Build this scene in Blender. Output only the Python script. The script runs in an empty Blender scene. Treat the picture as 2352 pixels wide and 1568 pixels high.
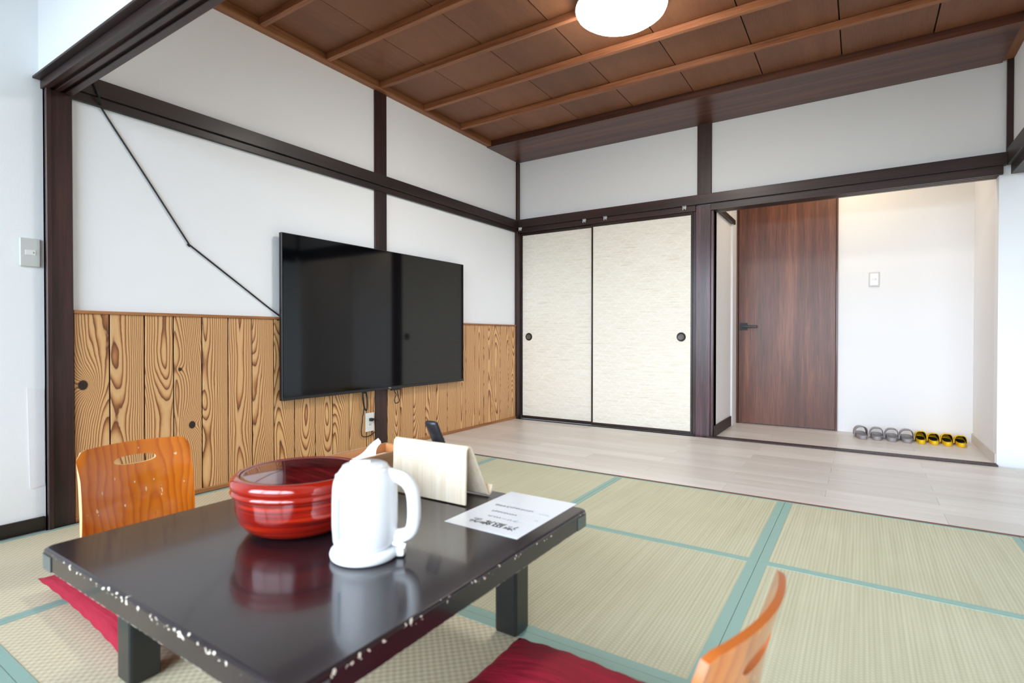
import bpy, bmesh, math, random
from mathutils import Vector, Matrix
random.seed(7)
SC = bpy.context.scene
COL = SC.collection
pi = math.pi

# ------------------------------------------------------------------ camera
F_PX, YAW, PITCH, ROLL = 1232.2, -0.57746, -0.009609, 0.000551
fwd = Vector((math.sin(YAW)*math.cos(PITCH), math.cos(YAW)*math.cos(PITCH), math.sin(PITCH)))
rgt = Vector((math.cos(YAW), -math.sin(YAW), 0))
upv = rgt.cross(fwd)
r2 = rgt*math.cos(ROLL) + upv*math.sin(ROLL)
u2 = upv*math.cos(ROLL) - rgt*math.sin(ROLL)
camd = bpy.data.cameras.new('camera')
cam = bpy.data.objects.new('camera', camd)
COL.objects.link(cam)
M = Matrix((r2, u2, -fwd)).transposed().to_4x4()
M.translation = Vector((2.76204, -4.33173, 0.78))
cam.matrix_world = M
camd.sensor_width = 36.0
camd.lens = F_PX/2352*36.0
camd.clip_start = 0.02
camd.dof.use_dof = True
camd.dof.focus_distance = 3.6
camd.dof.aperture_fstop = 3.2
SC.camera = cam

# ------------------------------------------------------------------ view, world, lights
SC.view_settings.view_transform = 'Standard'
SC.view_settings.look = 'None'
SC.view_settings.gamma = 1.0
SC.view_settings.use_curve_mapping = False
SC.view_settings.exposure = 0.12
SC.cycles.use_denoising = True
SC.cycles.max_bounces = 10
SC.cycles.diffuse_bounces = 6
SC.cycles.glossy_bounces = 4
SC.cycles.transmission_bounces = 4
SC.cycles.transparent_max_bounces = 8
SC.cycles.caustics_reflective = False
SC.cycles.caustics_refractive = False
SC.cycles.sample_clamp_indirect = 6.0

SKY = 13.8
world = bpy.data.worlds.new('sky'); SC.world = world
world.use_nodes = True
bg = world.node_tree.nodes['Background']
bg.inputs[0].default_value = (0.75, 0.87, 1.0, 1)
bg.inputs[1].default_value = SKY

def area(name, loc, rot, sx, sy, power, color, portal=False, shape='RECTANGLE'):
    l = bpy.data.lights.new(name, 'AREA'); l.shape = shape
    l.size = sx; l.size_y = sy; l.energy = power; l.color = color
    if portal: l.cycles.is_portal = True
    o = bpy.data.objects.new(name, l); COL.objects.link(o)
    o.location = loc; o.rotation_euler = rot
    return o
FRONT = -5.75
# daylight comes through the window wall behind the camera: portals only guide the sampling of the sky
area('window_portal', (2.55, FRONT-0.12, 1.22), (pi/2, 0, 0), 4.7, 2.2, 1, (1,1,1), portal=True)
# warm recessed lamp in the ceiling of the entrance alcove
area('alcove_downlight', (2.62, 0.36, 2.33), (0, 0, 0), 0.16, 0.16, 5.0, (1.0, 0.80, 0.55), shape='DISK')

# ------------------------------------------------------------------ helpers
def lin(c):
    return tuple(((v/255)/12.92 if v/255 <= 0.04045 else ((v/255+0.055)/1.055)**2.4) for v in c)

class NT:
    def __init__(s, name, rough=0.5, color=(128,128,128), coat=0.0, coat_rough=0.05, metal=0.0, spec=0.5):
        s.m = bpy.data.materials.new(name); s.m.use_nodes = True
        s.t = s.m.node_tree; s.b = s.t.nodes['Principled BSDF']
        s.b.inputs['Base Color'].default_value = (*lin(color), 1)
        s.b.inputs['Roughness'].default_value = rough
        s.b.inputs['Metallic'].default_value = metal
        s.b.inputs['Coat Weight'].default_value = coat
        s.b.inputs['Coat Roughness'].default_value = coat_rough
        s.b.inputs['Specular IOR Level'].default_value = spec
        s._tc = None
    def n(s, typ, **kw):
        x = s.t.nodes.new(typ)
        for k, v in kw.items(): setattr(x, k, v)
        return x
    def l(s, a, b): s.t.links.new(a, b)
    def obj(s):
        if s._tc is None: s._tc = s.n('ShaderNodeTexCoord')
        return s._tc.outputs['Object']
    def put(s, sock, v):
        if isinstance(v, (int, float)): sock.default_value = v
        elif isinstance(v, tuple): sock.default_value = v
        else: s.l(v, sock)
    def math(s, op, a, b=0.0, c=None):
        x = s.n('ShaderNodeMath', operation=op)
        s.put(x.inputs[0], a); s.put(x.inputs[1], b)
        if c is not None: s.put(x.inputs[2], c)
        return x.outputs[0]
    def vmath(s, op, a, b):
        x = s.n('ShaderNodeVectorMath', operation=op)
        s.put(x.inputs[0], a); s.put(x.inputs[1], b)
        return x.outputs[0]
    def mapping(s, v, scale=(1,1,1), loc=(0,0,0), rot=(0,0,0)):
        x = s.n('ShaderNodeMapping'); s.l(v, x.inputs[0])
        x.inputs['Scale'].default_value = scale; x.inputs['Location'].default_value = loc
        x.inputs['Rotation'].default_value = rot
        return x.outputs[0]
    def noise(s, v, scale=5.0, detail=3.0, rough=0.5, dist=0.0):
        x = s.n('ShaderNodeTexNoise'); s.l(v, x.inputs['Vector'])
        x.inputs['Scale'].default_value = scale; x.inputs['Detail'].default_value = detail
        x.inputs['Roughness'].default_value = rough; x.inputs['Distortion'].default_value = dist
        return x.outputs['Fac']
    def ramp(s, fac, stops, interp='LINEAR'):
        x = s.n('ShaderNodeValToRGB'); s.l(fac, x.inputs[0])
        e = x.color_ramp; e.interpolation = interp
        while len(e.elements) < len(stops): e.elements.new(0.5)
        for el, (p, c) in zip(e.elements, stops):
            el.position = p; el.color = (*lin(c), 1)
        return x.outputs[0]
    def mix(s, fac, a, b, blend='MIX'):
        x = s.n('ShaderNodeMix', data_type='RGBA', blend_type=blend)
        s.put(x.inputs[0], fac)
        for sock, v in ((x.inputs[6], a), (x.inputs[7], b)):
            if isinstance(v, tuple): sock.default_value = (*lin(v), 1)
            else: s.l(v, sock)
        return x.outputs[2]
    def sep(s, v):
        x = s.n('ShaderNodeSeparateXYZ'); s.l(v, x.inputs[0]); return x.outputs
    def rnd(s):
        return s.n('ShaderNodeObjectInfo').outputs['Random']
    def color(s, c): s.l(c, s.b.inputs['Base Color'])
    def bump(s, h, strength=0.2, dist=0.002):
        x = s.n('ShaderNodeBump'); s.put(x.inputs['Height'], h)
        x.inputs['Strength'].default_value = strength; x.inputs['Distance'].default_value = dist
        s.l(x.outputs[0], s.b.inputs['Normal'])
    def randvec(s, v, amt=13.0):
        c = s.n('ShaderNodeCombineXYZ'); r = s.rnd()
        s.l(s.math('MULTIPLY', r, amt), c.inputs[0])
        s.l(s.math('MULTIPLY', r, amt*1.7), c.inputs[1])
        s.l(s.math('MULTIPLY', r, amt*2.3), c.inputs[2])
        return s.vmath('ADD', v, c.outputs[0])

def plain(name, color, rough=0.5, **kw):
    return NT(name, rough, color, **kw).m

def streaky(name, dark, mid, light, axis, rough=0.4, fine=90.0, broad=14.0, bump=0.15, rand=True, stretch=22.0, tone=0.0, **kw):
    N = NT(name, rough, mid, **kw)
    v = N.randvec(N.obj()) if rand else N.obj()
    sc = [1, 1, 1]; sc['xyz'.index(axis)] = 1.0/stretch
    mv = N.mapping(v, tuple(sc))
    a = N.noise(mv, broad, 3, 0.55, 0.6); b = N.noise(mv, fine, 3, 0.6)
    f = N.math('ADD', N.math('MULTIPLY', a, 0.62), N.math('MULTIPLY', b, 0.38))
    if tone: f = N.math('ADD', f, N.math('MULTIPLY', N.math('SUBTRACT', N.rnd(), 0.5), tone))
    N.color(N.ramp(f, [(0.34, dark), (0.5, mid), (0.66, light)]))
    if bump: N.bump(b, bump, 0.0008)
    return N.m

def plaster(name, color, grain=220.0, strength=0.25):
    N = NT(name, 0.85, color, spec=0.2)
    a = N.noise(N.obj(), grain, 4, 0.6); b = N.noise(N.obj(), 2.0, 3)
    N.color(N.mix(N.math('MULTIPLY', b, 0.25), color, tuple(int(c*0.965) for c in color)))
    N.bump(a, strength, 0.0015)
    return N.m

def sugi(name, knots=(), sharp=1.0):
    """cedar boards: cut through growth rings that wander along the length; knots = (y, z, size)"""
    N = NT(name, 0.42, (205,155,100), coat=0.15, coat_rough=0.25)
    o = N.obj(); s = N.sep(o); y, z = s[1], s[2]
    rnd = N.rnd()
    rv = N.randvec(o, 31.0)
    n1 = N.noise(N.mapping(rv, (3.0, 3.0, 1.15)), 1.0, 1.5, 0.45)
    n2 = N.noise(N.mapping(rv, (16, 16, 2.4)), 1.0, 2.0, 0.5)
    n3 = N.noise(N.mapping(rv, (30, 30, 14)), 1.0, 2.0, 0.5)
    # across coordinate, local to each board through its own random pith offset
    at = N.n('ShaderNodeAttribute', attribute_type='OBJECT', attribute_name='board_y').outputs['Fac']
    pith = N.math('MULTIPLY', N.math('SUBTRACT', N.math('FRACT', N.math('MULTIPLY', rnd, 7.31)), 0.5), 0.16)
    u = N.math('SUBTRACT', N.math('SUBTRACT', y, at), pith)
    u = N.math('ADD', u, N.math('MULTIPLY', N.math('SUBTRACT', n2, 0.5), 0.020))
    d = N.math('ADD', N.math('MULTIPLY', N.math('SUBTRACT', n1, 0.5), 0.30), 0.035)
    r = N.math('SQRT', N.math('ADD', N.math('MULTIPLY', u, u), N.math('MULTIPLY', d, d)))
    r = N.math('ADD', r, N.math('MULTIPLY', n3, 0.004))
    kmask = None
    for (ky, kz, ks) in knots:
        dy = N.math('SUBTRACT', y, ky); dz = N.math('MULTIPLY', N.math('SUBTRACT', z, kz), 0.85)
        q = N.math('SQRT', N.math('ADD', N.math('MULTIPLY', dy, dy), N.math('MULTIPLY', dz, dz)))
        g = N.math('POWER', 2.718, N.math('MULTIPLY', N.math('DIVIDE', q, -ks*1.9), 1.0))
        r = N.math('ADD', r, N.math('MULTIPLY', g, ks*2.2))
        mk = N.math('SUBTRACT', 1.0, N.math('SMOOTH_MIN', N.math('DIVIDE', N.math('POWER', N.math('DIVIDE', q, ks*0.62), 4.0), 1.0), 1.0, 0.05))
        mk = N.math('MAXIMUM', mk, 0.0)
        kmask = mk if kmask is None else N.math('MAXIMUM', kmask, mk)
    ring = N.math('FRACT', N.math('ADD', N.math('MULTIPLY', r, 52.0), N.math('MULTIPLY', N.math('MULTIPLY', r, r), 420.0)))
    grain = N.noise(N.mapping(rv, (300, 300, 9)), 1.0, 2)
    rowc = N.ramp(ring, [(0.0, (110,62,28)), (0.06, (218,170,114)), (0.40, (228,184,127)), (0.66, (213,160,102)), (0.86, (148,88,44)), (1.0, (70,36,18))])
    rowd = N.ramp(ring, [(0.0, (160,100,56)), (0.10, (223,181,132)), (0.45, (217,170,118)), (0.8, (182,120,70)), (1.0, (138,80,42))])
    age = N.math('FRACT', N.math('MULTIPLY', rnd, 3.77))
    c = N.mix(N.math('MULTIPLY', age, 0.45), rowc, rowd)
    c = N.mix(N.math('MULTIPLY', N.math('SUBTRACT', grain, 0.35), 0.5), c, (178,122,86), 'MIX')
    if kmask is not None: c = N.mix(N.math('MINIMUM', N.math('MULTIPLY', kmask, 1.6), 1.0), c, (40,19,10))
    N.color(c)
    N.bump(N.math('SUBTRACT', 1.0, ring), 0.10, 0.0012)
    return N.m

# ------------------------------------------------------------------ mesh helpers
def box(bm, x0, x1, y0, y1, z0, z1, bevel=0.0, seg=1):
    vs = [bm.verts.new(p) for p in ((x0,y0,z0),(x1,y0,z0),(x1,y1,z0),(x0,y1,z0),(x0,y0,z1),(x1,y0,z1),(x1,y1,z1),(x0,y1,z1))]
    fs = [bm.faces.new([vs[i] for i in q]) for q in ((0,3,2,1),(4,5,6,7),(0,1,5,4),(1,2,6,5),(2,3,7,6),(3,0,4,7))]
    if bevel:
        es = list({e for f in fs for e in f.edges})
        bmesh.ops.bevel(bm, geom=es, offset=bevel, segments=seg, profile=0.5, affect='EDGES')
    return bm

def obox(bm, c, ax, ay, az, hx, hy, hz, bevel=0.0):
    """oriented box: centre, axes, half sizes"""
    t = bmesh.new(); box(t, -hx, hx, -hy, hy, -hz, hz, bevel)
    mt = Matrix((Vector(ax).normalized(), Vector(ay).normalized(), Vector(az).normalized())).transposed().to_4x4()
    mt.translation = Vector(c); t.transform(mt)
    me = bpy.data.meshes.new('tmp'); t.to_mesh(me); t.free(); bm.from_mesh(me); bpy.data.meshes.remove(me)

def lathe(bm, prof, seg=48, c=(0,0,0), cap=True):
    rings = []
    for r, z in prof:
        if r < 1e-6: rings.append([bm.verts.new((c[0], c[1], c[2]+z))])
        else: rings.append([bm.verts.new((c[0]+r*math.cos(2*pi*k/seg), c[1]+r*math.sin(2*pi*k/seg), c[2]+z)) for k in range(seg)])
    for a, b in zip(rings, rings[1:]):
        for k in range(seg):
            k2 = (k+1) % seg
            if len(a) == 1 and len(b) == 1: continue
            if len(a) == 1: bm.faces.new((a[0], b[k2], b[k]))
            elif len(b) == 1: bm.faces.new((a[k], a[k2], b[0]))
            else: bm.faces.new((a[k], a[k2], b[k2], b[k]))
    if cap:
        if len(rings[0]) > 1: bm.faces.new(list(reversed(rings[0])))
        if len(rings[-1]) > 1: bm.faces.new(rings[-1])
    return bm

def catmull(pts, n=8):
    pts = [Vector(p) for p in pts]; P = [pts[0]]+pts+[pts[-1]]; out = []
    for i in range(1, len(P)-2):
        for k in range(n):
            t = k/n; a, b, c, d = P[i-1], P[i], P[i+1], P[i+2]
            out.append(0.5*((2*b)+(c-a)*t+(2*a-5*b+4*c-d)*t*t+(3*b-a-3*c+d)*t**3))
    out.append(pts[-1]); return out

def tube(bm, pts, rad, seg=10, smooth=True, n=8, flat=1.0, side=None):
    """sweep; rad may be a list; side = fixed binormal for an elliptic section (rad across, rad*flat along side)"""
    pts = catmull(pts, n) if smooth else [Vector(p) for p in pts]
    N_ = len(pts); rings = []; up = Vector((0, 0, 1)); prev = None
    for i, p in enumerate(pts):
        t = (pts[min(i+1, N_-1)]-pts[max(i-1, 0)]).normalized()
        if side is not None: b = Vector(side).normalized(); a = b.cross(t).normalized()
        else:
            ref = prev if prev is not None else (up if abs(t.dot(up)) < 0.95 else Vector((1,0,0)))
            a = (ref - t*ref.dot(t)).normalized(); b = t.cross(a); prev = a
        r = rad if not isinstance(rad, (list, tuple)) else rad[0]+(rad[1]-rad[0])*i/(N_-1)
        rings.append([bm.verts.new(p + a*r*math.cos(2*pi*k/seg) + b*r*flat*math.sin(2*pi*k/seg)) for k in range(seg)])
    for A, B in zip(rings, rings[1:]):
        for k in range(seg):
            bm.faces.new((A[k], A[(k+1) % seg], B[(k+1) % seg], B[k]))
    bm.faces.new(list(reversed(rings[0]))); bm.faces.new(rings[-1])
    return bm

def prism(bm, poly, ext, axis='y', a0=0.0):
    """extrude a closed 2D polygon; axis is the extrusion axis, poly in the two others (x,z / y,z / x,y)"""
    def P(p, e):
        return {'y': (p[0], e, p[1]), 'x': (e, p[0], p[1]), 'z': (p[0], p[1], e)}[axis]
    A = [bm.verts.new(P(p, a0)) for p in poly]; B = [bm.verts.new(P(p, a0+ext)) for p in poly]
    n = len(poly)
    for i in range(n): bm.faces.new((A[i], A[(i+1) % n], B[(i+1) % n], B[i]))
    bm.faces.new(list(reversed(A))); bm.faces.new(B)
    return bm

def sheet(bm, grid, thick, normal_fn=None, skip=None):
    """solid sheet from a grid of points (rows x cols), thickness along the local normal"""
    R, Cn = len(grid), len(grid[0])
    top, bot = [], []
    for i in range(R):
        rt, rb = [], []
        for j in range(Cn):
            p = Vector(grid[i][j])
            du = Vector(grid[min(i+1, R-1)][j])-Vector(grid[max(i-1, 0)][j])
            dv = Vector(grid[i][min(j+1, Cn-1)])-Vector(grid[i][max(j-1, 0)])
            nn = du.cross(dv).normalized()
            rt.append(bm.verts.new(p+nn*thick/2)); rb.append(bm.verts.new(p-nn*thick/2))
        top.append(rt); bot.append(rb)
    ed = {}
    def q(a, b, c, d): bm.faces.new((a, b, c, d))
    for i in range(R-1):
        for j in range(Cn-1):
            if skip and skip(i, j): continue
            q(top[i][j], top[i+1][j], top[i+1][j+1], top[i][j+1]); q(bot[i][j], bot[i][j+1], bot[i+1][j+1], bot[i+1][j])
            for a, b in (((i,j),(i+1,j)), ((i+1,j),(i+1,j+1)), ((i+1,j+1),(i,j+1)), ((i,j+1),(i,j))):
                k = (min(a, b), max(a, b)); ed.setdefault(k, []).append((a, b))
    for k, v in ed.items():
        if len(v) == 1:
            a, b = v[0]
            q(top[b[0]][b[1]], top[a[0]][a[1]], bot[a[0]][a[1]], bot[b[0]][b[1]])
    return bm

def link(name, bm, mat, parent=None, smooth=False, angle=40, kind=None, recalc=True):
    me = bpy.data.meshes.new(name)
    if recalc: bmesh.ops.recalc_face_normals(bm, faces=bm.faces[:])
    bm.to_mesh(me); bm.free()
    for m in (mat if isinstance(mat, list) else [mat]): me.materials.append(m)
    if smooth:
        me.polygons.foreach_set('use_smooth', [True]*len(me.polygons))
        try: me.set_sharp_from_angle(angle=math.radians(angle))
        except Exception: pass
    o = bpy.data.objects.new(name, me); COL.objects.link(o)
    if parent is not None: o.parent = parent
    if kind: o['kind'] = kind
    return o

def B(name, mat, *a, parent=None, bevel=0.0, kind=None, smooth=False):
    bm = bmesh.new(); box(bm, *a, bevel=bevel); return link(name, bm, mat, parent, kind=kind, smooth=smooth)

def thing(name, label, cat, loc=(0,0,0), rotz=0.0, group=None):
    o = bpy.data.objects.new(name, None); COL.objects.link(o); o.empty_display_size = 0.05
    o.location = loc; o.rotation_euler = (0, 0, rotz)
    o['label'] = label; o['category'] = cat
    if group: o['group'] = group
    return o
def tag(o, label, cat, group=None):
    o['label'] = label; o['category'] = cat
    if group: o['group'] = group
    return o
def struct(name, bm_or_none=None, mat=None):
    if bm_or_none is None:
        o = bpy.data.objects.new(name, None); COL.objects.link(o); o.empty_display_size = 0.05
    else: o = link(name, bm_or_none, mat)
    o['kind'] = 'structure'; return o
def sbox(name, mat, *a, bevel=0.0):
    bm = bmesh.new(); box(bm, *a, bevel=bevel); return struct(name, bm, mat)
def dup(root):
    r = root.copy(); COL.objects.link(r)
    for ch in list(root.children):
        c = ch.copy(); COL.objects.link(c); c.parent = r
        for g in list(ch.children):
            d = g.copy(); COL.objects.link(d); d.parent = c
    return r
def text_mesh(name, body, size, mat, parent, loc, rot, width=None, bold=0.0, align='LEFT'):
    cu = bpy.data.curves.new(name, 'FONT'); cu.body = body; cu.size = size; cu.align_x = align
    cu.offset = bold; cu.extrude = 0.0
    t = bpy.data.objects.new('text_source', cu); COL.objects.link(t)
    dg = bpy.context.evaluated_depsgraph_get()
    me = bpy.data.meshes.new_from_object(t.evaluated_get(dg))
    bpy.data.objects.remove(t); bpy.data.curves.remove(cu)
    me.name = name
    xs = [v.co.x for v in me.vertices]
    if width and xs:
        k = width/(max(xs)-min(xs)); x0 = min(xs)
        for v in me.vertices: v.co.x = (v.co.x-x0)*k
    me.materials.clear(); me.materials.append(mat)
    o = bpy.data.objects.new(name, me); COL.objects.link(o)
    o.parent = parent; o.location = loc; o.rotation_euler = rot
    return o

# ------------------------------------------------------------------ materials
WHITE = plaster('white_plaster', (245,247,250))
WHITE2 = plaster('alcove_wallpaper', (240,240,242), 320, 0.08)
CEILW = plaster('white_ceiling', (236,236,234), 160, 0.1)
DARK = streaky('dark_stained_wood', (26,14,12), (48,26,23), (70,39,34), 'z', 0.42, coat=0.12, coat_rough=0.2)
DARKX = streaky('dark_stained_beam_x', (26,14,12), (46,25,22), (66,37,32), 'x', 0.45, coat=0.08, coat_rough=0.2)
DARKY = streaky('dark_stained_beam_y', (22,14,12), (36,22,19), (52,32,27), 'y', 0.5, coat=0.04, coat_rough=0.2)
BLACKF = plain('black_lacquer_frame', (40,23,20), 0.28, coat=0.4)
CEILB = streaky('ceiling_board_wood', (112,70,44), (126,80,52), (138,90,60), 'y', 0.5, fine=160, broad=4, bump=0.05, stretch=12, tone=0.12)
BATTEN = streaky('batten_wood', (112,67,41), (148,93,61), (172,114,78), 'x', 0.5, fine=130, broad=24)
MOLD = streaky('molding_wood', (104,62,34), (136,86,50), (160,106,66), 'y', 0.5)
ROSE = streaky('rosewood_laminate', (58,32,24), (90,54,42), (116,72,57), 'x', 0.35, fine=70, broad=10, stretch=30)
CAPW = streaky('cap_rail_wood', (112,66,34), (160,104,60), (190,134,84), 'y', 0.45)
DOORW = streaky('walnut_door_veneer', (68,38,28), (103,60,44), (134,84,62), 'z', 0.4, fine=110, broad=13, bump=0.08, coat=0.1, coat_rough=0.3)
PLANKF = streaky('pale_floor_plank', (206,198,190), (216,208,201), (225,219,213), 'x', 0.36, fine=60, broad=7, bump=0.03, stretch=14, tone=0.24)
SUGI = sugi('cedar_wainscot')

def tatami(name, ca, cb, checker=False):
    N = NT(name, 0.6, ca, spec=0.3)
    o = N.obj(); s = N.sep(o)
    big = N.noise(N.randvec(o), 3.0, 3)
    if checker:
        wx = N.math('SINE', N.math('MULTIPLY', s[0], 2*pi/0.022)); wy = N.math('SINE', N.math('MULTIPLY', s[1], 2*pi/0.022))
        h = N.math('MULTIPLY', wx, wy)
        h = N.math('MULTIPLY', N.math('ADD', h, 1.0), 0.5)
        st = N.noise(N.mapping(o, (400, 60, 1)), 1.0, 2)
        f = N.math('ADD', N.math('MULTIPLY', h, 0.55), N.math('MULTIPLY', st, 0.45))
    else:
        st = N.noise(N.mapping(N.randvec(o, 5.0), (110, 2.2, 1)), 1.0, 3)
        ph = N.math('MULTIPLY', N.math('FLOOR', N.math('DIVIDE', s[0], 0.011)), 1.9)
        wx = N.math('ABSOLUTE', N.math('SINE', N.math('MULTIPLY', s[0], pi/0.011)))
        wy = N.math('SINE', N.math('ADD', N.math('MULTIPLY', s[1], 2*pi/0.012), ph))
        h = N.math('MULTIPLY', wx, N.math('ADD', N.math('MULTIPLY', wy, 0.35), 0.65))
        f = N.math('ADD', N.math('MULTIPLY', h, 0.38), N.math('MULTIPLY', st, 0.62))
    f = N.math('ADD', f, N.math('MULTIPLY', N.math('SUBTRACT', big, 0.5), 0.25))
    N.color(N.ramp(f, [(0.22, ca), (0.72, cb)]))
    N.bump(h, 0.35, 0.0012)
    return N.m
TAT = tatami('green_tatami_weave', (182,179,150), (209,206,179))
TATC = tatami('cream_tatami_weave', (196,184,152), (224,214,188), True)
HERI = NT('teal_tatami_border', 0.6, (146,178,168))
HERI.bump(HERI.noise(HERI.obj(), 500, 2), 0.3, 0.0005); HERI = HERI.m
SEAM = plain('floor_underlay', (60,46,36), 0.9)
EDGEW = plain('brown_edge_strip', (112,72,56), 0.6)

# ------------------------------------------------------------------ floor
fl = sbox('floor', SEAM, -0.12, 5.5, -5.85, 1.05, -0.06, -0.022)
pm = {}
def floor_plank(x0, x1, y0, y1):
    k = (round(x1-x0, 3), round(y1-y0, 3))
    if k not in pm:
        bm = bmesh.new(); w, d = k
        box(bm, 0.0004, w-0.0004, 0.0004, d-0.0004, -0.022, 0.0)
        o = link('floor_plank', bm, PLANKF, fl); pm[k] = o.data
    else:
        o = bpy.data.objects.new('floor_plank', pm[k]); COL.objects.link(o); o.parent = fl
    o.location = (x0, y0, 0)
yrow = -1.50; row = 0
edges = [-1.50] + [round(-1.32+0.14*k, 3) for k in range(0, 16)]
edges = [e for e in edges if e < 0.84] + [0.85]
for r, (ya, yb) in enumerate(zip(edges, edges[1:])):
    off = 0.37 if r % 2 == 0 else 0.817
    xs = [0.0] + [off+0.9*k for k in range(0, 6) if off+0.9*k < 5.3] + [5.45]
    if yb > 0.06: xs = [1.80]+[x for x in xs if 1.85 < x < 3.40]+[3.455]
    for xa, xb in zip(xs, xs[1:]): floor_plank(xa, xb, ya, yb)
bm = bmesh.new(); box(bm, 0.019, 5.45, -1.5145, -1.5003, -0.02, 0.004)
link('edge_strip', bm, EDGEW, fl)
# tatami mats
XL = [0.03, 0.80, 1.64, 2.465, 3.28, 4.10, 4.92, 5.45]
YL = [-1.514, -2.315, -3.13, -3.935, -4.745, -5.70]
for r in range(5):
    for c in range(7):
        x0, x1 = XL[c]+0.0008, XL[c+1]-0.0008; y1, y0 = YL[r]-0.0008, YL[r+1]+0.0008
        if r == 1 and c == 2: pass
        old = r >= 2 or (r == 1 and c == 0)
        bm = bmesh.new(); box(bm, x0, x1, y0, y1, -0.021, 0.0)
        mat_o = link('tatami_mat', bm, TATC if old else TAT, fl)
        bw = 0.030 if c != 1 else 0.020
        wl = 0.030 if XL[c] == 2.465 else 0.021; wr = 0.030 if XL[c+1] == 2.465 else 0.021
        hh = 0.0012
        for (a0, a1, b0, b1) in ((x0, x0+wl, y0, y1), (x1-wr, x1, y0, y1)):
            B('border', HERI, a0, a1, b0, b1, 0.0, hh, parent=mat_o)
        if r == 0: tw, bw2 = 0.012, 0.017
        elif r == 1: tw, bw2 = 0.017, 0.030
        else: tw, bw2 = 0.030, 0.026
        for (b0, b1) in ((y1-tw, y1), (y0, y0+bw2)):
            B('border', HERI, x0+wl, x1-wr, b0, b1, 0.0, hh, parent=mat_o)

# ------------------------------------------------------------------ walls
CZ = 2.47
bm = bmesh.new(); box(bm, -0.12, 0.0, -5.85, 0.16, -0.06, 2.6); wl_ = struct('wall_left', bm, WHITE)
bm = bmesh.new()
box(bm, -0.12, 1.72, 0.012, 0.12, 1.80, 2.6)          # plaster above the sliding doors
box(bm, 1.72, 3.50, 0.012, 0.12, 1.80, 2.6)           # plaster above the alcove
box(bm, 3.455, 5.5, 0.012, 0.12, -0.06, 1.80)         # wall to the right of the alcove
box(bm, 3.50, 5.5, 0.012, 0.12, 1.80, 2.6)
box(bm, -0.12, 1.72, 0.10, 0.16, -0.06, 1.80)         # closet back behind the sliding doors
wb_ = struct('wall_back', bm, WHITE)
bm = bmesh.new()
box(bm, 3.515, 3.60, -3.50, 0.012, 1.88, 2.6); struct('wall_right', bm, WHITE)
bm = bmesh.new(); box(bm, 5.45, 5.55, -5.85, 0.12, -0.06, 2.6); struct('wall_far_right', bm, WHITE)
bm = bmesh.new()
box(bm, 0.0, 3.60, -3.56, -3.47, 1.812, 2.6); struct('wall_above_lintel', bm, WHITE)
# window wall behind the camera with four sliding panes
bm = bmesh.new()
box(bm, 0, 0.25, FRONT-0.1, FRONT, -0.06, 2.6); box(bm, 4.85, 5.5, FRONT-0.1, FRONT, -0.06, 2.6)
box(bm, 0.25, 4.85, FRONT-0.1, FRONT, -0.06, 0.20); box(bm, 0.25, 4.85, FRONT-0.1, FRONT, 2.25, 2.6)
struct('wall_front', bm, WHITE)
N = NT('window_glass', 0.0); t = N.t
tr = N.n('ShaderNodeBsdfTransparent'); gl = N.n('ShaderNodeBsdfGlossy'); gl.inputs['Roughness'].default_value = 0.0
fr = N.n('ShaderNodeFresnel'); fr.inputs[0].default_value = 1.45; mx = N.n('ShaderNodeMixShader')
N.l(fr.outputs[0], mx.inputs[0]); N.l(tr.outputs[0], mx.inputs[1]); N.l(gl.outputs[0], mx.inputs[2])
N.l(mx.outputs[0], t.nodes['Material Output'].inputs['Surface']); GLASS = N.m
ALU = plain('window_frame_metal', (120,110,104), 0.4, metal=0.6)
for k in range(4):
    x0 = 0.25+k*1.15; x1 = x0+1.15; yw = FRONT-0.06 if k % 2 else FRONT-0.03
    bm = bmesh.new()
    for a in ((x0, x0+0.04, 0.20, 2.25), (x1-0.04, x1, 0.20, 2.25), (x0+0.04, x1-0.04, 0.20, 0.26), (x0+0.04, x1-0.04, 2.20, 2.25), (x0+0.04, x1-0.04, 0.98, 1.01)):
        box(bm, a[0], a[1], yw-0.012, yw+0.012, a[2], a[3])
    w = struct('window_%d' % (k+1), bm, ALU)
    bm = bmesh.new(); box(bm, x0+0.04, x1-0.04, yw-0.002, yw+0.002, 0.26, 0.98); link('pane', bm, GLASS, w)
    bm = bmesh.new(); box(bm, x0+0.04, x1-0.04, yw-0.002, yw+0.002, 1.01, 2.20); link('pane', bm, GLASS, w)
bm = bmesh.new(); box(bm, -20, 25, -40, FRONT-0.12, -0.5, -0.4)
struct('ground', bm, plain('outdoor_ground', (132,134,132), 0.9))
# ceilings outside the main room
bm = bmesh.new()
box(bm, 0, 5.5, -5.85, -3.53, CZ+0.04, CZ+0.12); box(bm, 3.57, 5.5, -3.53, 0.1, CZ+0.04, CZ+0.12)
struct('ceiling_front', bm, CEILW)

# --- entrance alcove
bm = bmesh.new()
box(bm, 1.70, 1.80, 0.02, 0.66, -0.06, 2.42)                     # left cheek
box(bm, 1.70, 1.815, 0.66, 0.95, -0.06, 2.42)
box(bm, 1.815, 2.595, 0.85, 0.95, 1.955, 2.42)                   # over the door
box(bm, 2.595, 3.56, 0.85, 0.95, -0.06, 2.42)
box(bm, 3.455, 3.56, 0.12, 0.85, -0.06, 2.42)                    # right cheek
box(bm, 1.60, 3.56, 0.95, 1.05, -0.06, 2.45)  # unseen shell behind the door, added to stop sky light leaking in
struct('wall_alcove', bm, WHITE2)
sbox('ceiling_alcove', CEILW, 1.70, 3.56, 0.12, 0.95, 2.36, 2.42)
BASEB = plain('beige_baseboard', (214,208,202), 0.5)
sbox('baseboard_alcove_right', BASEB, 3.447, 3.455, 0.02, 0.85, 0.0, 0.065, bevel=0.001)
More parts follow.
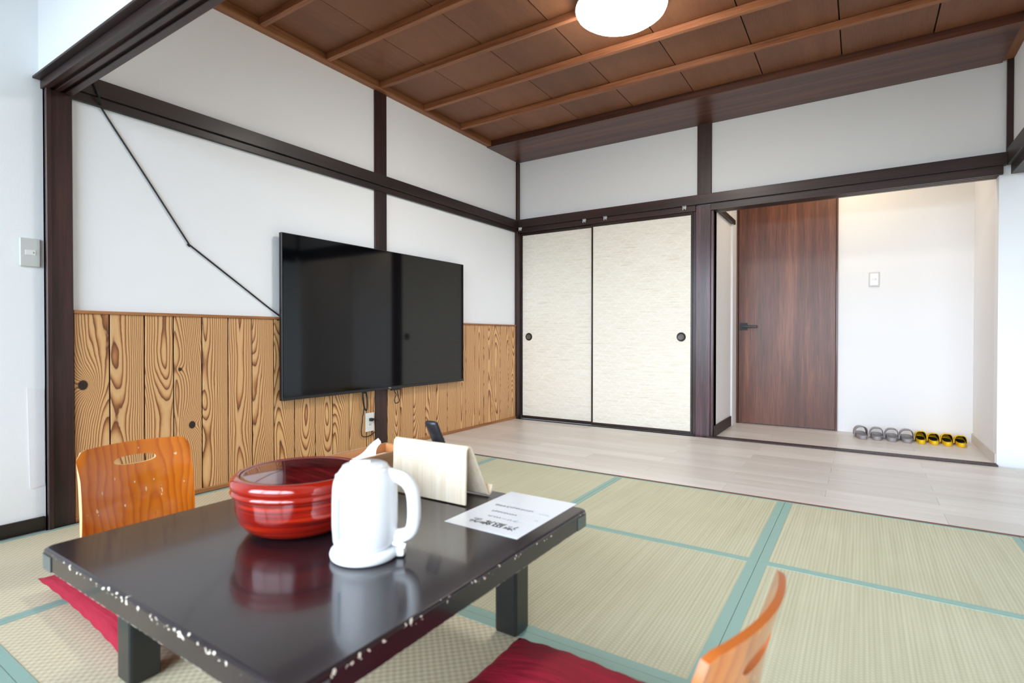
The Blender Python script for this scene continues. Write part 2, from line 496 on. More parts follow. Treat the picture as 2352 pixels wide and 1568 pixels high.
sbox('baseboard_alcove_left', DARKY, 1.80, 1.812, 0.02, 0.64, 0.0, 0.085, bevel=0.002)
bm = bmesh.new(); box(bm, 1.80, 1.83, 0.03, 0.70, 1.762, 1.80, 0.002); struct('trim_1', bm, DARKY)   # rail on the left cheek
# threshold with sliding grooves
bm = bmesh.new()
for (a, b, h) in ((-0.062, -0.046, 0.009), (-0.046, -0.034, 0.005), (-0.034, -0.016, 0.009), (-0.016, -0.004, 0.005), (-0.004, 0.012, 0.009)):
    box(bm, 1.785, 3.452, a, b, 0.0005, h)
struct('trim_2', bm, DARKX)

# --- posts and beams
def post(i, mat, *a, bevel=0.003): return sbox('trim_%d' % i, mat, *a, bevel=bevel)
post(3, DARK, -0.02, 0.020, -3.462, -3.402, 1.0, 1.01) if False else None
bm = bmesh.new(); box(bm, -0.02, 0.022, -3.548, -3.458, -0.02, 1.775, 0.003); box(bm, -0.02, 0.034, -3.548, -3.530, -0.02, 1.775, 0.002)
struct('trim_3', bm, DARK)
post(4, DARK, -0.02, 0.013, -1.800, -1.694, -0.02, 2.44)
bm = bmesh.new(); box(bm, -0.02, 0.030, -0.045, 0.02, -0.02, 1.775, 0.003); box(bm, -0.02, 0.022, -0.028, 0.02, 1.875, 2.43, 0.003)
struct('trim_5', bm, DARK)
PURP = streaky('dark_post_cedar', (40,24,26), (66,42,45), (98,68,76), 'z', 0.3, fine=100, broad=16, bump=0.3, coat=0.25, coat_rough=0.2)
bm = bmesh.new(); box(bm, 1.668, 1.780, -0.012, 0.10, -0.02, 1.80, 0.003); box(bm, 1.780, 1.800, -0.002, 0.10, -0.02, 1.77, 0.002)
struct('trim_6', bm, PURP)
post(7, DARK, 1.675, 1.783, -0.006, 0.05, 1.88, 2.435)
post(8, DARK, 3.485, 3.515, -0.012, 0.05, 1.88, 2.44)
# nageshi and lintels
bm = bmesh.new(); box(bm, 0.0, 0.034, -3.46, -0.005, 1.802, 1.874, 0.002); box(bm, 0.0, 0.020, -3.46, -0.005, 1.764, 1.803, 0.002)
struct('trim_9', bm, DARKY)
bm = bmesh.new(); box(bm, 0.02, 3.487, -0.035, 0.02, 1.808, 1.882, 0.002)
box(bm, 0.03, 1.668, -0.018, 0.10, 1.762, 1.808, 0.002)
for (a, b) in ((-0.018, 0.005), (0.017, 0.045), (0.057, 0.10)): box(bm, 1.78, 3.47, a, b, 1.755, 1.808, 0.001)
box(bm, 1.78, 3.47, 0.0, 0.10, 1.765, 1.808)
struct('trim_10', bm, DARKX)
bm = bmesh.new(); box(bm, 3.482, 3.60, -3.50, -0.036, 1.80, 1.90, 0.002); box(bm, 3.50, 3.59, -3.50, -0.036, 1.745, 1.801, 0.002)
struct('trim_11', bm, DARKY)
bm = bmesh.new()
box(bm, 0.0, 3.60, -3.580, -3.452, 1.803, 1.812, 0.001)
for (a, b) in ((-3.556, -3.534), (-3.518, -3.499), (-3.484, -3.458)): box(bm, 0.0, 3.60, a, b, 1.770, 1.803, 0.002)
box(bm, 0.0, 3.60, -3.55, -3.46, 1.782, 1.804)
struct('trim_12', bm, DARKX)
# baseboards
sbox('baseboard_front_left', plain('black_baseboard', (34,28,24), 0.35), 0.0, 0.012, FRONT, -3.552, 0.0, 0.055, bevel=0.002)
bm = bmesh.new(); box(bm, 0.0, 0.018, -3.457, -1.802, 0.0, 0.022, 0.002); box(bm, 0.0, 0.018, -1.692, -0.046, 0.0, 0.022, 0.002)
struct('baseboard_left', bm, CAPW)
bm = bmesh.new(); box(bm, 0.0, 0.019, -3.457, -1.802, 0.874, 0.888, 0.002); box(bm, 0.0, 0.019, -1.692, -0.046, 0.874, 0.888, 0.002)
struct('trim_13', bm, CAPW)

# --- cedar wainscot boards, one by one
bm = bmesh.new(); box(bm, 0.0, 0.004, -3.457, -1.80, 0.01, 0.875); box(bm, 0.0, 0.004, -1.694, -0.046, 0.01, 0.875)
link('board_backing', bm, plain('dark_board_backing', (44,28,18), 0.8), wl_)
bounds = [-3.457,-3.328,-3.192,-3.068,-2.936,-2.805,-2.674,-2.546,-2.417,-2.275,-2.148,-2.020,-1.875,-1.802]
bounds2 = [-1.692,-1.566,-1.433,-1.302,-1.179,-1.049,-0.929,-0.809,-0.689,-0.558,-0.433,-0.303,-0.166,-0.046]
KN = {0: [(-3.425, 0.573, 0.032)], 3: [(-2.985, 0.345, 0.028), (-3.04, 0.62, 0.014)], 5: [], 21: [(-1.345, 0.22, 0.018)], 25: [(-0.26, 0.56, 0.024), (-0.235, 0.84, 0.018), (-0.26, 0.36, 0.016)]}
KM = {k: sugi('knotty_cedar', v) for k, v in KN.items() if v}
i = 0
for bl in (bounds, bounds2):
    for ya, yb in zip(bl, bl[1:]):
        bm = bmesh.new(); box(bm, 0.0, 0.011+random.uniform(-0.0006, 0.0006), ya+0.0030, yb-0.0030, 0.021, 0.875, 0.0012)
        o = link('wainscot_board', bm, KM.get(i, SUGI), wl_)
        o['board_y'] = (ya+yb)/2
        i += 1

# ------------------------------------------------------------------ ceiling
PZ = 2.485
bm = bmesh.new(); box(bm, 0.0, 3.56, -3.50, 0.02, PZ+0.02, PZ+0.06); ce = struct('ceiling', bm, SEAM)
xb = [0.0]+[0.44*k+0.012 for k in range(1, 9)]; xb[-1] = 3.515
for xa, xc in zip(xb, xb[1:]):
    bm = bmesh.new()
    prism(bm, [(xa+0.0036, PZ), (xc-0.0036, PZ+0.003), (xc-0.0036, PZ+0.009), (xa+0.0036, PZ+0.006)], 3.44, 'y', -3.47)
    link('ceiling_board', bm, CEILB, ce)
for yb_ in (-0.915, -1.345, -1.775, -2.205, -2.635, -3.065):
    bm = bmesh.new(); box(bm, 0.045, 3.47, yb_-0.016, yb_+0.016, 2.447, PZ+0.001, 0.002)
    link('ceiling_batten', bm, BATTEN, ce)
bm = bmesh.new(); box(bm, 0.0, 0.05, -3.47, -0.50, 2.438, PZ, 0.002); link('edge_molding', bm, MOLD, ce)
bm = bmesh.new(); box(bm, 3.465, 3.515, -3.47, -0.0, 2.438, PZ, 0.002); link('edge_molding', bm, MOLD, ce)
bm = bmesh.new(); box(bm, 0.0, 3.465, -0.50, 0.012, 2.432, PZ+0.012, 0.002); link('soffit_board', bm, ROSE, ce)

# ------------------------------------------------------------------ sliding doors
def fusuma_paper():
    N = NT('wave_pattern_paper', 0.75, (236,229,214), spec=0.3)
    o = N.obj(); s = N.sep(o); x, z = s[0], s[2]
    W = 0.17; H = 0.15; tot = None
    jit = N.math('MULTIPLY', N.math('SUBTRACT', N.noise(o, 7.0, 1), 0.5), 0.012)
    for (ox, oz, R) in ((0.0, 0.0, 0.082), (0.085, 0.075, 0.082), (0.043, 0.036, 0.070), (0.128, 0.112, 0.074), (0.105, 0.018, 0.064), (0.02, 0.095, 0.060)):
        u = N.math('ADD', x, ox); fu = N.math('MULTIPLY', N.math('SUBTRACT', N.math('FRACT', N.math('DIVIDE', u, W)), 0.5), W)
        v = N.math('ADD', z, oz); fv = N.math('MULTIPLY', N.math('FRACT', N.math('DIVIDE', v, H)), H)
        r = N.math('SQRT', N.math('ADD', N.math('MULTIPLY', fu, fu), N.math('MULTIPLY', N.math('MULTIPLY', fv, fv), 1.5)))
        e = N.math('ABSOLUTE', N.math('SUBTRACT', N.math('ADD', r, jit), R))
        mk = N.math('MULTIPLY', N.math('LESS_THAN', e, 0.0013), N.math('GREATER_THAN', fv, 0.012))
        tot = mk if tot is None else N.math('MAXIMUM', tot, mk)
    br = N.noise(N.mapping(o, (5, 1, 130)), 1.0, 4, 0.65, 0.4)
    base = N.ramp(br, [(0.30, (214,205,188)), (0.46, (233,227,213)), (0.7, (238,233,221))])
    N.color(N.mix(N.math('MULTIPLY', tot, 0.75), base, (250,249,246)))
    N.bump(br, 0.06, 0.0008)
    return N.m
PAPER = fusuma_paper()
PULLD = plain('dark_bronze_pull', (46,40,38), 0.35, metal=0.5)
PULLC = plain('pull_recess', (96,90,84), 0.45, metal=0.3)
for k, (x0, x1, y0, px, pulls) in enumerate(((0.034, 0.800, 0.016, 0.118, 1), (0.775, 1.645, -0.010, 1.556, 1))):
    d = struct('door_%d' % (k+1))
    zt = 1.762; zb = 0.002; fw = 0.016
    bm = bmesh.new()
    box(bm, x0, x0+fw, y0, y0+0.020, zb, zt, 0.0015); box(bm, x1-fw, x1, y0, y0+0.020, zb, zt, 0.0015)
    box(bm, x0+fw, x1-fw, y0, y0+0.020, zb, zb+0.026, 0.0015); box(bm, x0+fw, x1-fw, y0, y0+0.020, zt-0.026, zt, 0.0015)
    link('door_frame', bm, BLACKF, d)
    bm = bmesh.new(); box(bm, x0+fw-0.002, x1-fw+0.002, y0+0.003, y0+0.015, zb+0.024, zt-0.024); link('door_panel', bm, PAPER, d)
    bm = bmesh.new(); lathe(bm, [(0.022, 0.0), (0.026, 0.001), (0.033, 0.003), (0.036, 0.002), (0.037, -0.001)], 36, cap=False)
    lathe(bm, [(0.037, -0.001), (0.022, -0.0012)], 36, cap=False)
    bm.transform(Matrix.Translation((px, y0+0.0025, 0.776)) @ Matrix.Rotation(pi/2, 4, 'X'))
    fp = link('finger_pull', bm, PULLD, d, smooth=True)
    bm = bmesh.new(); lathe(bm, [(0.0, 0.0006), (0.018, 0.0006), (0.0235, 0.0014), (0.0235, 0.0)], 32)
    bm.transform(Matrix.Translation((px, y0+0.0025, 0.776)) @ Matrix.Rotation(pi/2, 4, 'X'))
    link('pull_dish', bm, PULLC, fp, smooth=True)
# jamb strip left of the post and bottom track
sbox('trim_14', BLACKF, 1.646, 1.668, -0.004, 0.06, 0.0, 1.765)
# alcove door
d = struct('door_3')
bm = bmesh.new(); box(bm, 1.832, 2.582, 0.842, 0.875, 0.006, 1.942, 0.0015); link('door_panel', bm, DOORW, d)
FR = plain('door_frame_walnut', (84,46,30), 0.4, coat=0.2)
bm = bmesh.new(); box(bm, 1.815, 1.830, 0.828, 0.90, 0.0, 1.955, 0.001); box(bm, 2.584, 2.597, 0.828, 0.90, 0.0, 1.955, 0.001); box(bm, 1.830, 2.584, 0.828, 0.90, 1.944, 1.955, 0.001)
link('door_frame', bm, FR, d)
HB = plain('matte_black_handle', (38,38,42), 0.4, metal=0.3)
bm = bmesh.new(); box(bm, 1.843, 1.906, 0.834, 0.842, 0.836, 0.900, 0.0015); hnd = link('door_handle', bm, HB, d)
bm = bmesh.new(); box(bm, 1.868, 1.988, 0.795, 0.808, 0.858, 0.880, 0.002); lathe(bm, [(0.009, 0), (0.009, 0.03)], 16, (0, 0, 0))
bmesh.ops.transform(bm, matrix=Matrix.Translation((1.878, 0.836, 0.869)) @ Matrix.Rotation(pi/2, 4, 'X'), verts=[v for v in bm.verts if v.co.x < 1.0])
link('lever', bm, HB, hnd)

# ------------------------------------------------------------------ television
TVB = plain('black_plastic', (18,18,20), 0.35)
N = NT('dark_glass_screen', 0.06, (4,6,9), spec=0.42, coat=0.0); SCR = N.m
tv = thing('television', 'large black flat screen television hung on the wall over the cedar boards', 'television', (0.0, -1.713, 0.418))
w, h = 0.8135, 0.942
bm = bmesh.new(); box(bm, 0.030, 0.056, -w, w, 0.0, h, 0.002); link('casing', bm, TVB, tv)
bm = bmesh.new(); box(bm, 0.056, 0.0585, -w+0.005, w-0.005, 0.020, h-0.005); link('screen', bm, SCR, tv)
bm = bmesh.new(); box(bm, 0.056, 0.060, -w, w, 0.0, 0.018, 0.001); bz = link('bottom_bezel', bm, plain('bezel', (24,24,26), 0.4), tv)
bm = bmesh.new(); box(bm, 0.0135, 0.030, -0.28, 0.28, 0.25, 0.65); link('wall_bracket', bm, HB, tv)
bm = bmesh.new(); box(bm, 0.040, 0.055, 0.02, 0.10, -0.012, 0.0, 0.002); link('sensor_box', bm, TVB, tv)
text_mesh('logo_text', 'TCL', 0.011, plain('logo_grey', (190,190,190), 0.4), bz, (0.0602, -0.014, 0.0055), (pi/2, 0, pi/2), width=0.026, bold=0.0003)
CORD = plain('black_rubber_cord', (20,20,22), 0.5)
bm = bmesh.new()
tube(bm, [(0.045, 0.015, 0.005), (0.040, 0.035, -0.05), (0.040, 0.045, -0.095), (0.036, 0.015, -0.105), (0.036, 0.005, -0.08), (0.036, 0.02, -0.045), (0.036, 0.005, -0.02), (0.04, 0.005, 0.004)], 0.0032, 8)
bm.transform(Matrix.Translation((0.0, 0.06, 0.0)))
link('cable_loop', bm, CORD, tv, smooth=True)
bm = bmesh.new()
tube(bm, [(0.045, -0.225, 0.004), (0.040, -0.222, -0.05), (0.040, -0.205, -0.115), (0.040, -0.188, -0.115), (0.040, -0.186, -0.05), (0.042, -0.200, 0.003)], 0.005, 8)
box(bm, 0.030, 0.044, -0.225, -0.195, -0.012, 0.0, 0.002)
link('cable_loop', bm, CORD, tv, smooth=True)

# antenna cable across the plaster
bm = bmesh.new()
tube(bm, [(0.036, -3.395, 1.873), (0.0385, -3.39, 1.85), (0.0385, -3.375, 1.81), (0.028, -3.358, 1.775), (0.0065, -3.345, 1.755), (0.006, -3.17, 1.495), (0.006, -2.998, 1.236), (0.006, -2.985, 1.222), (0.006, -2.75, 1.06), (0.006, -2.54, 0.915), (0.02, -2.46, 0.862)], 0.004, 8, n=6)
tag(link('antenna_cable', bm, CORD, smooth=True), 'long thin black cable running slantwise down the white wall to the television', 'cable')

# outlet
PLW = plain('ivory_plastic', (232,232,228), 0.4)
PLG = plain('grey_plastic', (205,206,203), 0.4)
SLOT = plain('dark_slot', (40,40,40), 0.6)
ou = thing('wall_outlet', 'white wall outlet plate on the cedar boards below the television', 'outlet', (0.012, -1.856, 0.208))
bm = bmesh.new(); box(bm, 0.0, 0.008, -0.036, 0.036, -0.062, 0.062, 0.002); link('cover_plate', bm, PLW, ou)
bm = bmesh.new(); box(bm, 0.008, 0.0095, -0.016, 0.016, -0.034, 0.034, 0.0006); sk = link('socket_insert', bm, PLW, ou)
bm = bmesh.new()
for zz in (-0.017,):
    for yy in (-0.006, 0.006): box(bm, 0.0093, 0.0098, yy-0.0012, yy+0.0012, zz-0.005, zz+0.005)
link('socket_slot', bm, SLOT, sk)
pc = thing('power_cord', 'black power cord with plug hanging from the television into the wall outlet', 'cord', (0.012, -1.856, 0.208))
bm = bmesh.new(); box(bm, 0.010, 0.032, -0.012, 0.010, 0.008, 0.028, 0.003); box(bm, 0.018, 0.030, 0.010, 0.034, 0.012, 0.024, 0.002); link('plug', bm, CORD, pc)
bm = bmesh.new()
tube(bm, [(0.024, 0.034, 0.018), (0.024, 0.060, 0.004), (0.020, 0.060, -0.040), (0.012, 0.020, -0.080), (0.010, -0.04, -0.092), (0.010, -0.075, -0.07), (0.012, -0.070, 0.02), (0.014, -0.056, 0.11), (0.018, -0.066, 0.17), (0.022, -0.075, 0.2085)], 0.0032, 8)
link('cord', bm, CORD, pc, smooth=True)

# light switches
def switch(name, label, loc, rotz, w, h, frame=False):
    s_ = thing(name, label, 'switch', loc, rotz)
    bm = bmesh.new(); box(bm, -w/2, w/2, -0.009, 0.0, -h/2, h/2, 0.003); link('cover_plate', bm, PLG if not frame else plain('warm_grey_plastic', (208,205,202), 0.4), s_)
    if frame:
        bm = bmesh.new(); box(bm, -w/2+0.010, w/2-0.010, -0.0105, -0.009, -h/2+0.012, h/2-0.012, 0.0006); link('inner_plate', bm, plain('bright_plate', (244,245,244), 0.35), s_)
    yb0 = -0.009 if not frame else -0.0105
    bm = bmesh.new(); box(bm, -0.016, 0.016, yb0-0.0015, yb0, -0.010, 0.010, 0.0006); rk = link('rocker', bm, PLW, s_)
    bm = bmesh.new(); box(bm, 0.009, 0.011, yb0-0.002, yb0-0.0014, -0.003, 0.003); link('indicator', bm, SLOT, rk)
switch('light_switch', 'grey light switch plate on the left wall beside the dark post', (0.0, -3.592, 1.110), pi/2, 0.064, 0.112)
switch('light_switch', 'small white light switch on the alcove wall right of the brown door', (2.844, 0.85, 1.237), 0.0, 0.072, 0.116, True)
# cover sheet patched on the left wall
bm = bmesh.new()
prism(bm, [(-3.604, 0.575), (-3.550, 0.566), (-3.550, 0.178), (-3.594, 0.172), (-3.597, 0.176)], 0.0015, 'x', 0.0005)
tag(link('wall_patch', bm, plain('smooth_white_sheet', (240,240,244), 0.5)), 'narrow white sheet patched low on the left wall beside the dark post', 'panel')

# curtain clips on the lintel
CLEAR = plain('silvery_clear_plastic', (206,208,212), 0.25, metal=0.2)
def clip():
    t_ = thing('hook_clip', '', 'clip')
    bm = bmesh.new(); box(bm, -0.012, 0.012, -0.006, 0.0, 0.004, 0.020, 0.001); box(bm, -0.014, 0.014, -0.016, 0.0, 0.016, 0.022, 0.001); link('clip_body', bm, CLEAR, t_)
    for sx in (-1, 1):
        bm = bmesh.new(); box(bm, sx*0.008-0.003, sx*0.008+0.003, -0.015, -0.009, -0.008, 0.016, 0.001); link('prong', bm, CLEAR, t_)
    bm = bmesh.new(); box(bm, -0.0035, 0.0035, -0.012, -0.006, 0.0, 0.014, 0.001); link('wheel', bm, PLG, t_)
    return t_
c0 = clip()
for k, (x, lb) in enumerate(((0.048, 'silvery clip on the lintel in the corner above the left sliding door'), (0.714, 'silvery clip on the lintel left of where the sliding doors meet'),
                 (0.912, 'silvery clip on the lintel right of where the sliding doors meet'), (1.583, 'silvery clip on the lintel beside the post by the alcove'))):
    c = c0 if k == 0 else dup(c0)
    c.scale = (1.25, 1.0, 1.25); c.location = (x, -0.0185 if x > 0.1 else -0.0185, 1.788); c['label'] = lb; c['group'] = 'clips on the lintel over the sliding doors'

# ceiling lamp
N = NT('lit_lamp_shade', 0.4, (255,255,255)); N.b.inputs['Emission Color'].default_value = (1.0, 0.96, 0.89, 1); N.b.inputs['Emission Strength'].default_value = 56.0
LAMP = N.m
lp = thing('ceiling_lamp', 'lit round white ceiling lamp under the wooden ceiling', 'lamp', (1.745, -1.775, 2.36))
bm = bmesh.new(); lathe(bm, [(0.0, 0.0), (0.06, 0.001), (0.13, 0.008), (0.19, 0.024), (0.218, 0.045), (0.225, 0.060)], 64, cap=False); link('lamp_shade', bm, LAMP, lp, smooth=True)
bm = bmesh.new(); lathe(bm, [(0.2245, 0.0605), (0.2255, 0.064), (0.222, 0.078), (0.20, 0.086)], 64); link('lamp_base', bm, PLW, lp)  # base ring carried out to the shade rim to block glow onto the ceiling

# ------------------------------------------------------------------ slippers
GREY = plain('grey_rubber', (158,152,154), 0.5); GREYD = plain('grey_strap_inside', (128,122,130), 0.6)
YEL = plain('yellow_rubber', (240,196,10), 0.45); BLK = plain('black_lining', (20,20,18), 0.8)
def sole_poly(L=0.262, w=0.046):
    pts = []
    for k in range(28):
        a = 2*pi*k/28; y = -math.cos(a)*L/2
        t_ = (y+L/2)/L
        ww = w*(0.80+0.28*t_-0.10*math.sin(pi*t_))
        x = math.copysign(abs(math.sin(a))**0.62, math.sin(a))*ww
        pts.append((x, y+L/2))
    return pts
def slipper(kind, label, group, x, y, rot, lift=1.0):
    s_ = thing('slipper' if kind == 'y' else 'sandal', label, 'slipper', (x, y, 0.0005), rot, group); s_.scale.x = 0.76 if kind == 'y' else 0.93
    main = YEL if kind == 'y' else GREY
    pl = sole_poly()
    bm = bmesh.new()
    n = len(pl); rings = []
    cx, cy = 0.0, 0.131
    for (sc, z) in ((0.93, 0.0), (1.0, 0.006), (1.0, 0.024), (0.97, 0.028), (0.88, 0.027), (0.82, 0.020)):
        rings.append([bm.verts.new((cx+(p[0]-cx)*sc, cy+(p[1]-cy)*(1-(1-sc)*0.45), z)) for p in pl])
    for A, Bq in zip(rings, rings[1:]):
        for k in range(n): bm.faces.new((A[k], A[(k+1) % n], Bq[(k+1) % n], Bq[k]))
    bm.faces.new(list(reversed(rings[0]))); bm.faces.new(rings[-1])
    link('sole', bm, main, s_, smooth=True)
    # arched upper: rows along the foot, columns around the arch
    y0, y1 = (0.105, 0.205) if kind == 'g' else (0.105, 0.258)
    R, Cn = 9, 15; grid = []
    for i_ in range(R):
        t_ = i_/(R-1); yy = y0+(y1-y0)*t_
        k_ = 1.0 if kind == 'g' else (1.0-t_**3.2*0.86)
        hgt = (0.066 if kind == 'g' else 0.060)*lift*(1-0.18*t_)*(k_ if kind == 'y' else 1)+0.022
        ww = 0.0475*(1.0 if kind == 'g' else math.sqrt(max(0.06, 1-t_**4)))
        row_ = []
        for j in range(Cn):
            a = pi*j/(Cn-1); c_, sn = math.cos(a), math.sin(a)
            row_.append((ww*math.copysign(abs(c_)**0.8, c_), yy-0.03*(1-abs(c_))*(1-t_), 0.012+(hgt-0.012)*sn**0.72))
        grid.append(row_)
    bm = bmesh.new(); sheet(bm, grid, 0.005); link('upper', bm, main, s_, smooth=True, angle=60)
    inner = [[(p[0]*0.92, p[1]+0.006, 0.012+(p[2]-0.012)*0.92) for p in r_] for r_ in grid]
    bm = bmesh.new(); sheet(bm, inner, 0.002); link('lining', bm, GREYD if kind == 'g' else BLK, s_, smooth=True, angle=60)
    if kind == 'y':
        bm = bmesh.new(); lathe(bm, [(0.0, 0.0), (0.036, 0.0), (0.036, 0.0012), (0.0, 0.0012)], 24)
        bm.transform(Matrix.Translation((0, 0.165, 0.0205)) @ Matrix.Diagonal((1, 2.4, 1, 1))); link('insole', bm, BLK, s_)
gl_ = ['grey open-toe sandal at the far left end of the row of footwear', 'grey open-toe sandal, second from the left end of the row', 'grey open-toe sandal, third from the left end of the row', 'grey open-toe sandal standing right next to the first yellow slipper']
yl_ = ['yellow slipper standing right next to the grey sandals', 'yellow slipper, second one counted from the grey sandals', 'yellow slipper, third one counted from the grey sandals', 'yellow slipper at the right end of the row by the alcove corner']
for k, (x, y, r_, lf) in enumerate(((2.778, 0.515, 0.12, 1.0), (2.866, 0.525, 0.02, 0.95), (2.958, 0.520, 0.0, 1.0), (3.050, 0.530, 0.0, 1.0))):
    slipper('g', gl_[k], 'grey sandals in the alcove', x, y, r_, lf)
for k, (x, y, r_, lf) in enumerate(((3.134, 0.540, 0.0, 1.0), (3.209, 0.545, 0.0, 0.86), (3.284, 0.545, -0.02, 0.92), (3.360, 0.548, -0.03, 0.82))):
    slipper('y', yl_[k], 'yellow slippers in the alcove', x, y, r_, lf)

# ------------------------------------------------------------------ low table
def table_mat():
    N = NT('worn_black_lacquer', 0.30, (40,32,34), coat=0.42, coat_rough=0.08, spec=0.35)
    o = N.obj(); s = N.sep(o)
    dx = N.math('SUBTRACT', 0.4345, N.math('ABSOLUTE', s[0])); dy = N.math('SUBTRACT', 0.4365, N.math('ABSOLUTE', s[1]))
    ed = N.math('MINIMUM', dx, dy)
    top = N.math('GREATER_THAN', s[2], 0.3175)
    n = N.noise(o, 85.0, 2, 0.6); n2 = N.noise(o, 16.0, 2)
    thr = N.math('ADD', N.math('MULTIPLY', N.math('MAXIMUM', ed, 0.0), 22.0), N.math('SUBTRACT', 0.85, N.math('MULTIPLY', n2, 0.46)))
    chip = N.math('MULTIPLY', N.math('GREATER_THAN', n, thr), top)
    low = N.math('MULTIPLY', N.math('LESS_THAN', s[2], 0.2895), N.math('GREATER_THAN', s[2], 0.28))
    chip = N.math('MAXIMUM', chip, N.math('MULTIPLY', low, N.math('GREATER_THAN', n, 0.52)))
    speck = N.math('GREATER_THAN', N.noise(o, 70.0, 1), 0.83)
    chip = N.math('MAXIMUM', chip, speck)
    N.color(N.mix(chip, N.ramp(N.noise(o, 8.0, 4), [(0.3, (30,22,26)), (0.7, (43,34,38))]), (228,216,200)))
    N.l(N.math('ADD', 0.2, N.math('MULTIPLY', chip, 0.4)), N.b.inputs['Roughness'])
    return N.m
TAB = table_mat()
TABL = plain('black_lacquer_leg', (24,26,28), 0.3, coat=0.3)
TCX, TCY = 1.730, -3.4875
tb = thing('low_table', 'low square black lacquered table with chipped edges on the tatami', 'table', (TCX, TCY, 0))
bm = bmesh.new()
def rr(hx, hy, r, n=5):
    out = []
    for (sx, sy, a0) in ((1, 1, 0), (-1, 1, pi/2), (-1, -1, pi), (1, -1, 1.5*pi)):
        for k in range(n+1):
            a = a0+pi/2*k/n; out.append((sx*(hx-r)+r*math.cos(a), sy*(hy-r)+r*math.sin(a)))
    return out
rings = []
for (ins, z) in ((0.004, 0.286), (0.0, 0.289), (0.0, 0.325), (0.001, 0.3275), (0.003, 0.3292), (0.006, 0.330)):
    rings.append([bm.verts.new((p[0], p[1], z)) for p in rr(0.4345-ins, 0.4365-ins, 0.018)])
for A, Bq in zip(rings, rings[1:]):
    n = len(A)
    for k in range(n): bm.faces.new((A[k], A[(k+1) % n], Bq[(k+1) % n], Bq[k]))
bm.faces.new(list(reversed(rings[0]))); bm.faces.new(rings[-1])
top_o = link('tabletop', bm, TAB, tb)
CAPM = plain('grey_green_corner_guard', (84,92,92), 0.3, coat=0.2)
for (sx, sy) in ((1,1), (-1,1), (-1,-1), (1,-1)):
    bm = bmesh.new()
    full = rr(0.4355, 0.4375, 0.019); qi = {(1,1): 0, (-1,1): 1, (-1,-1): 2, (1,-1): 3}[(sx, sy)]
    arc = full[qi*6:qi*6+6]
    e0 = {0: (0.4355, 0.4375-0.06), 1: (-0.4355+0.06, 0.4375), 2: (-0.4355, -0.4375+0.06), 3: (0.4355-0.06, -0.4375)}[qi]
    e1 = {0: (0.4355-0.06, 0.4375), 1: (-0.4355, 0.4375-0.06), 2: (-0.4355+0.06, -0.4375), 3: (0.4355, -0.4375+0.06)}[qi]
    chain = [e0]+arc+[e1]
    grid = [[(p[0], p[1], z) for p in chain] for z in (0.2885, 0.304, 0.3195)]
    sheet(bm, grid, 0.0016); link('corner_guard', bm, CAPM, tb)
for (x, y) in ((1.3775, -3.7725), (1.9875, -3.1425), (1.9875, -3.7725), (1.3775, -3.1425)):
    bm = bmesh.new(); box(bm, x-TCX-0.0335, x-TCX+0.0335, y-TCY-0.0325, y-TCY+0.0325, 0.0015, 0.287, 0.007, 2)
    link('leg', bm, TABL, tb)
TZ = 0.330

# ------------------------------------------------------------------ lacquer bowl with lid
def lacquer(name, a, b, c):
    N = NT(name, 0.12, b, coat=0.8, coat_rough=0.03)
    o = N.obj()
    f = N.noise(N.mapping(o, (3, 3, 150)), 1.0, 4, 0.6, 0.3)
    N.color(N.ramp(f, [(0.32, a), (0.5, b), (0.66, c)])); return N.m
LACR = lacquer('red_brushed_lacquer', (78,8,6), (138,20,8), (178,42,10))
LACB = NT('orange_red_rim_lacquer', 0.12, (148,26,10), coat=0.8, coat_rough=0.03).m
N = NT('dark_red_lid_lacquer', 0.1, (84,6,10), coat=0.8, coat_rough=0.03)
f = N.noise(N.mapping(N.obj(), (9, 90, 9), rot=(0, 0, 0.5)), 1.0, 4, 0.6, 0.4)
N.color(N.ramp(f, [(0.35, (50,5,9)), (0.52, (104,9,14)), (0.68, (146,18,16))])); LACT = N.m
bw = thing('lidded_bowl', 'large round red lacquer bowl with a dark red lid on the table', 'bowl', (1.650, -3.541, TZ+0.0005))
bm = bmesh.new(); lathe(bm, [(0.0, 0.0), (0.082, 0.0), (0.100, 0.004), (0.122, 0.016), (0.136, 0.036), (0.1415, 0.058), (0.142, 0.088), (0.142, 0.094)], 72); link('bowl_body', bm, LACR, bw, smooth=True, angle=70)
bm = bmesh.new(); lathe(bm, [(0.140, 0.0945), (0.149, 0.0945), (0.1515, 0.099), (0.149, 0.104), (0.1475, 0.106), (0.151, 0.111), (0.1525, 0.119), (0.150, 0.127), (0.144, 0.132), (0.137, 0.1345), (0.131, 0.133)], 72, cap=False)
ld = link('lid', bm, LACB, bw, smooth=True, angle=70)
bm = bmesh.new(); lathe(bm, [(0.1315, 0.1332), (0.129, 0.1322), (0.122, 0.1324), (0.07, 0.1345), (0.0, 0.1355)], 72, cap=False); link('lid_top', bm, LACT, ld, smooth=True, angle=70)

# ------------------------------------------------------------------ kettle
KW = NT('white_gloss_plastic', 0.25, (243,244,246), coat=0.3).m
KX, KY = 1.909, -3.575
kt = thing('electric_kettle', 'white plastic electric kettle on its base, in front of the red bowl', 'kettle', (KX, KY, TZ+0.0005), 0.577)
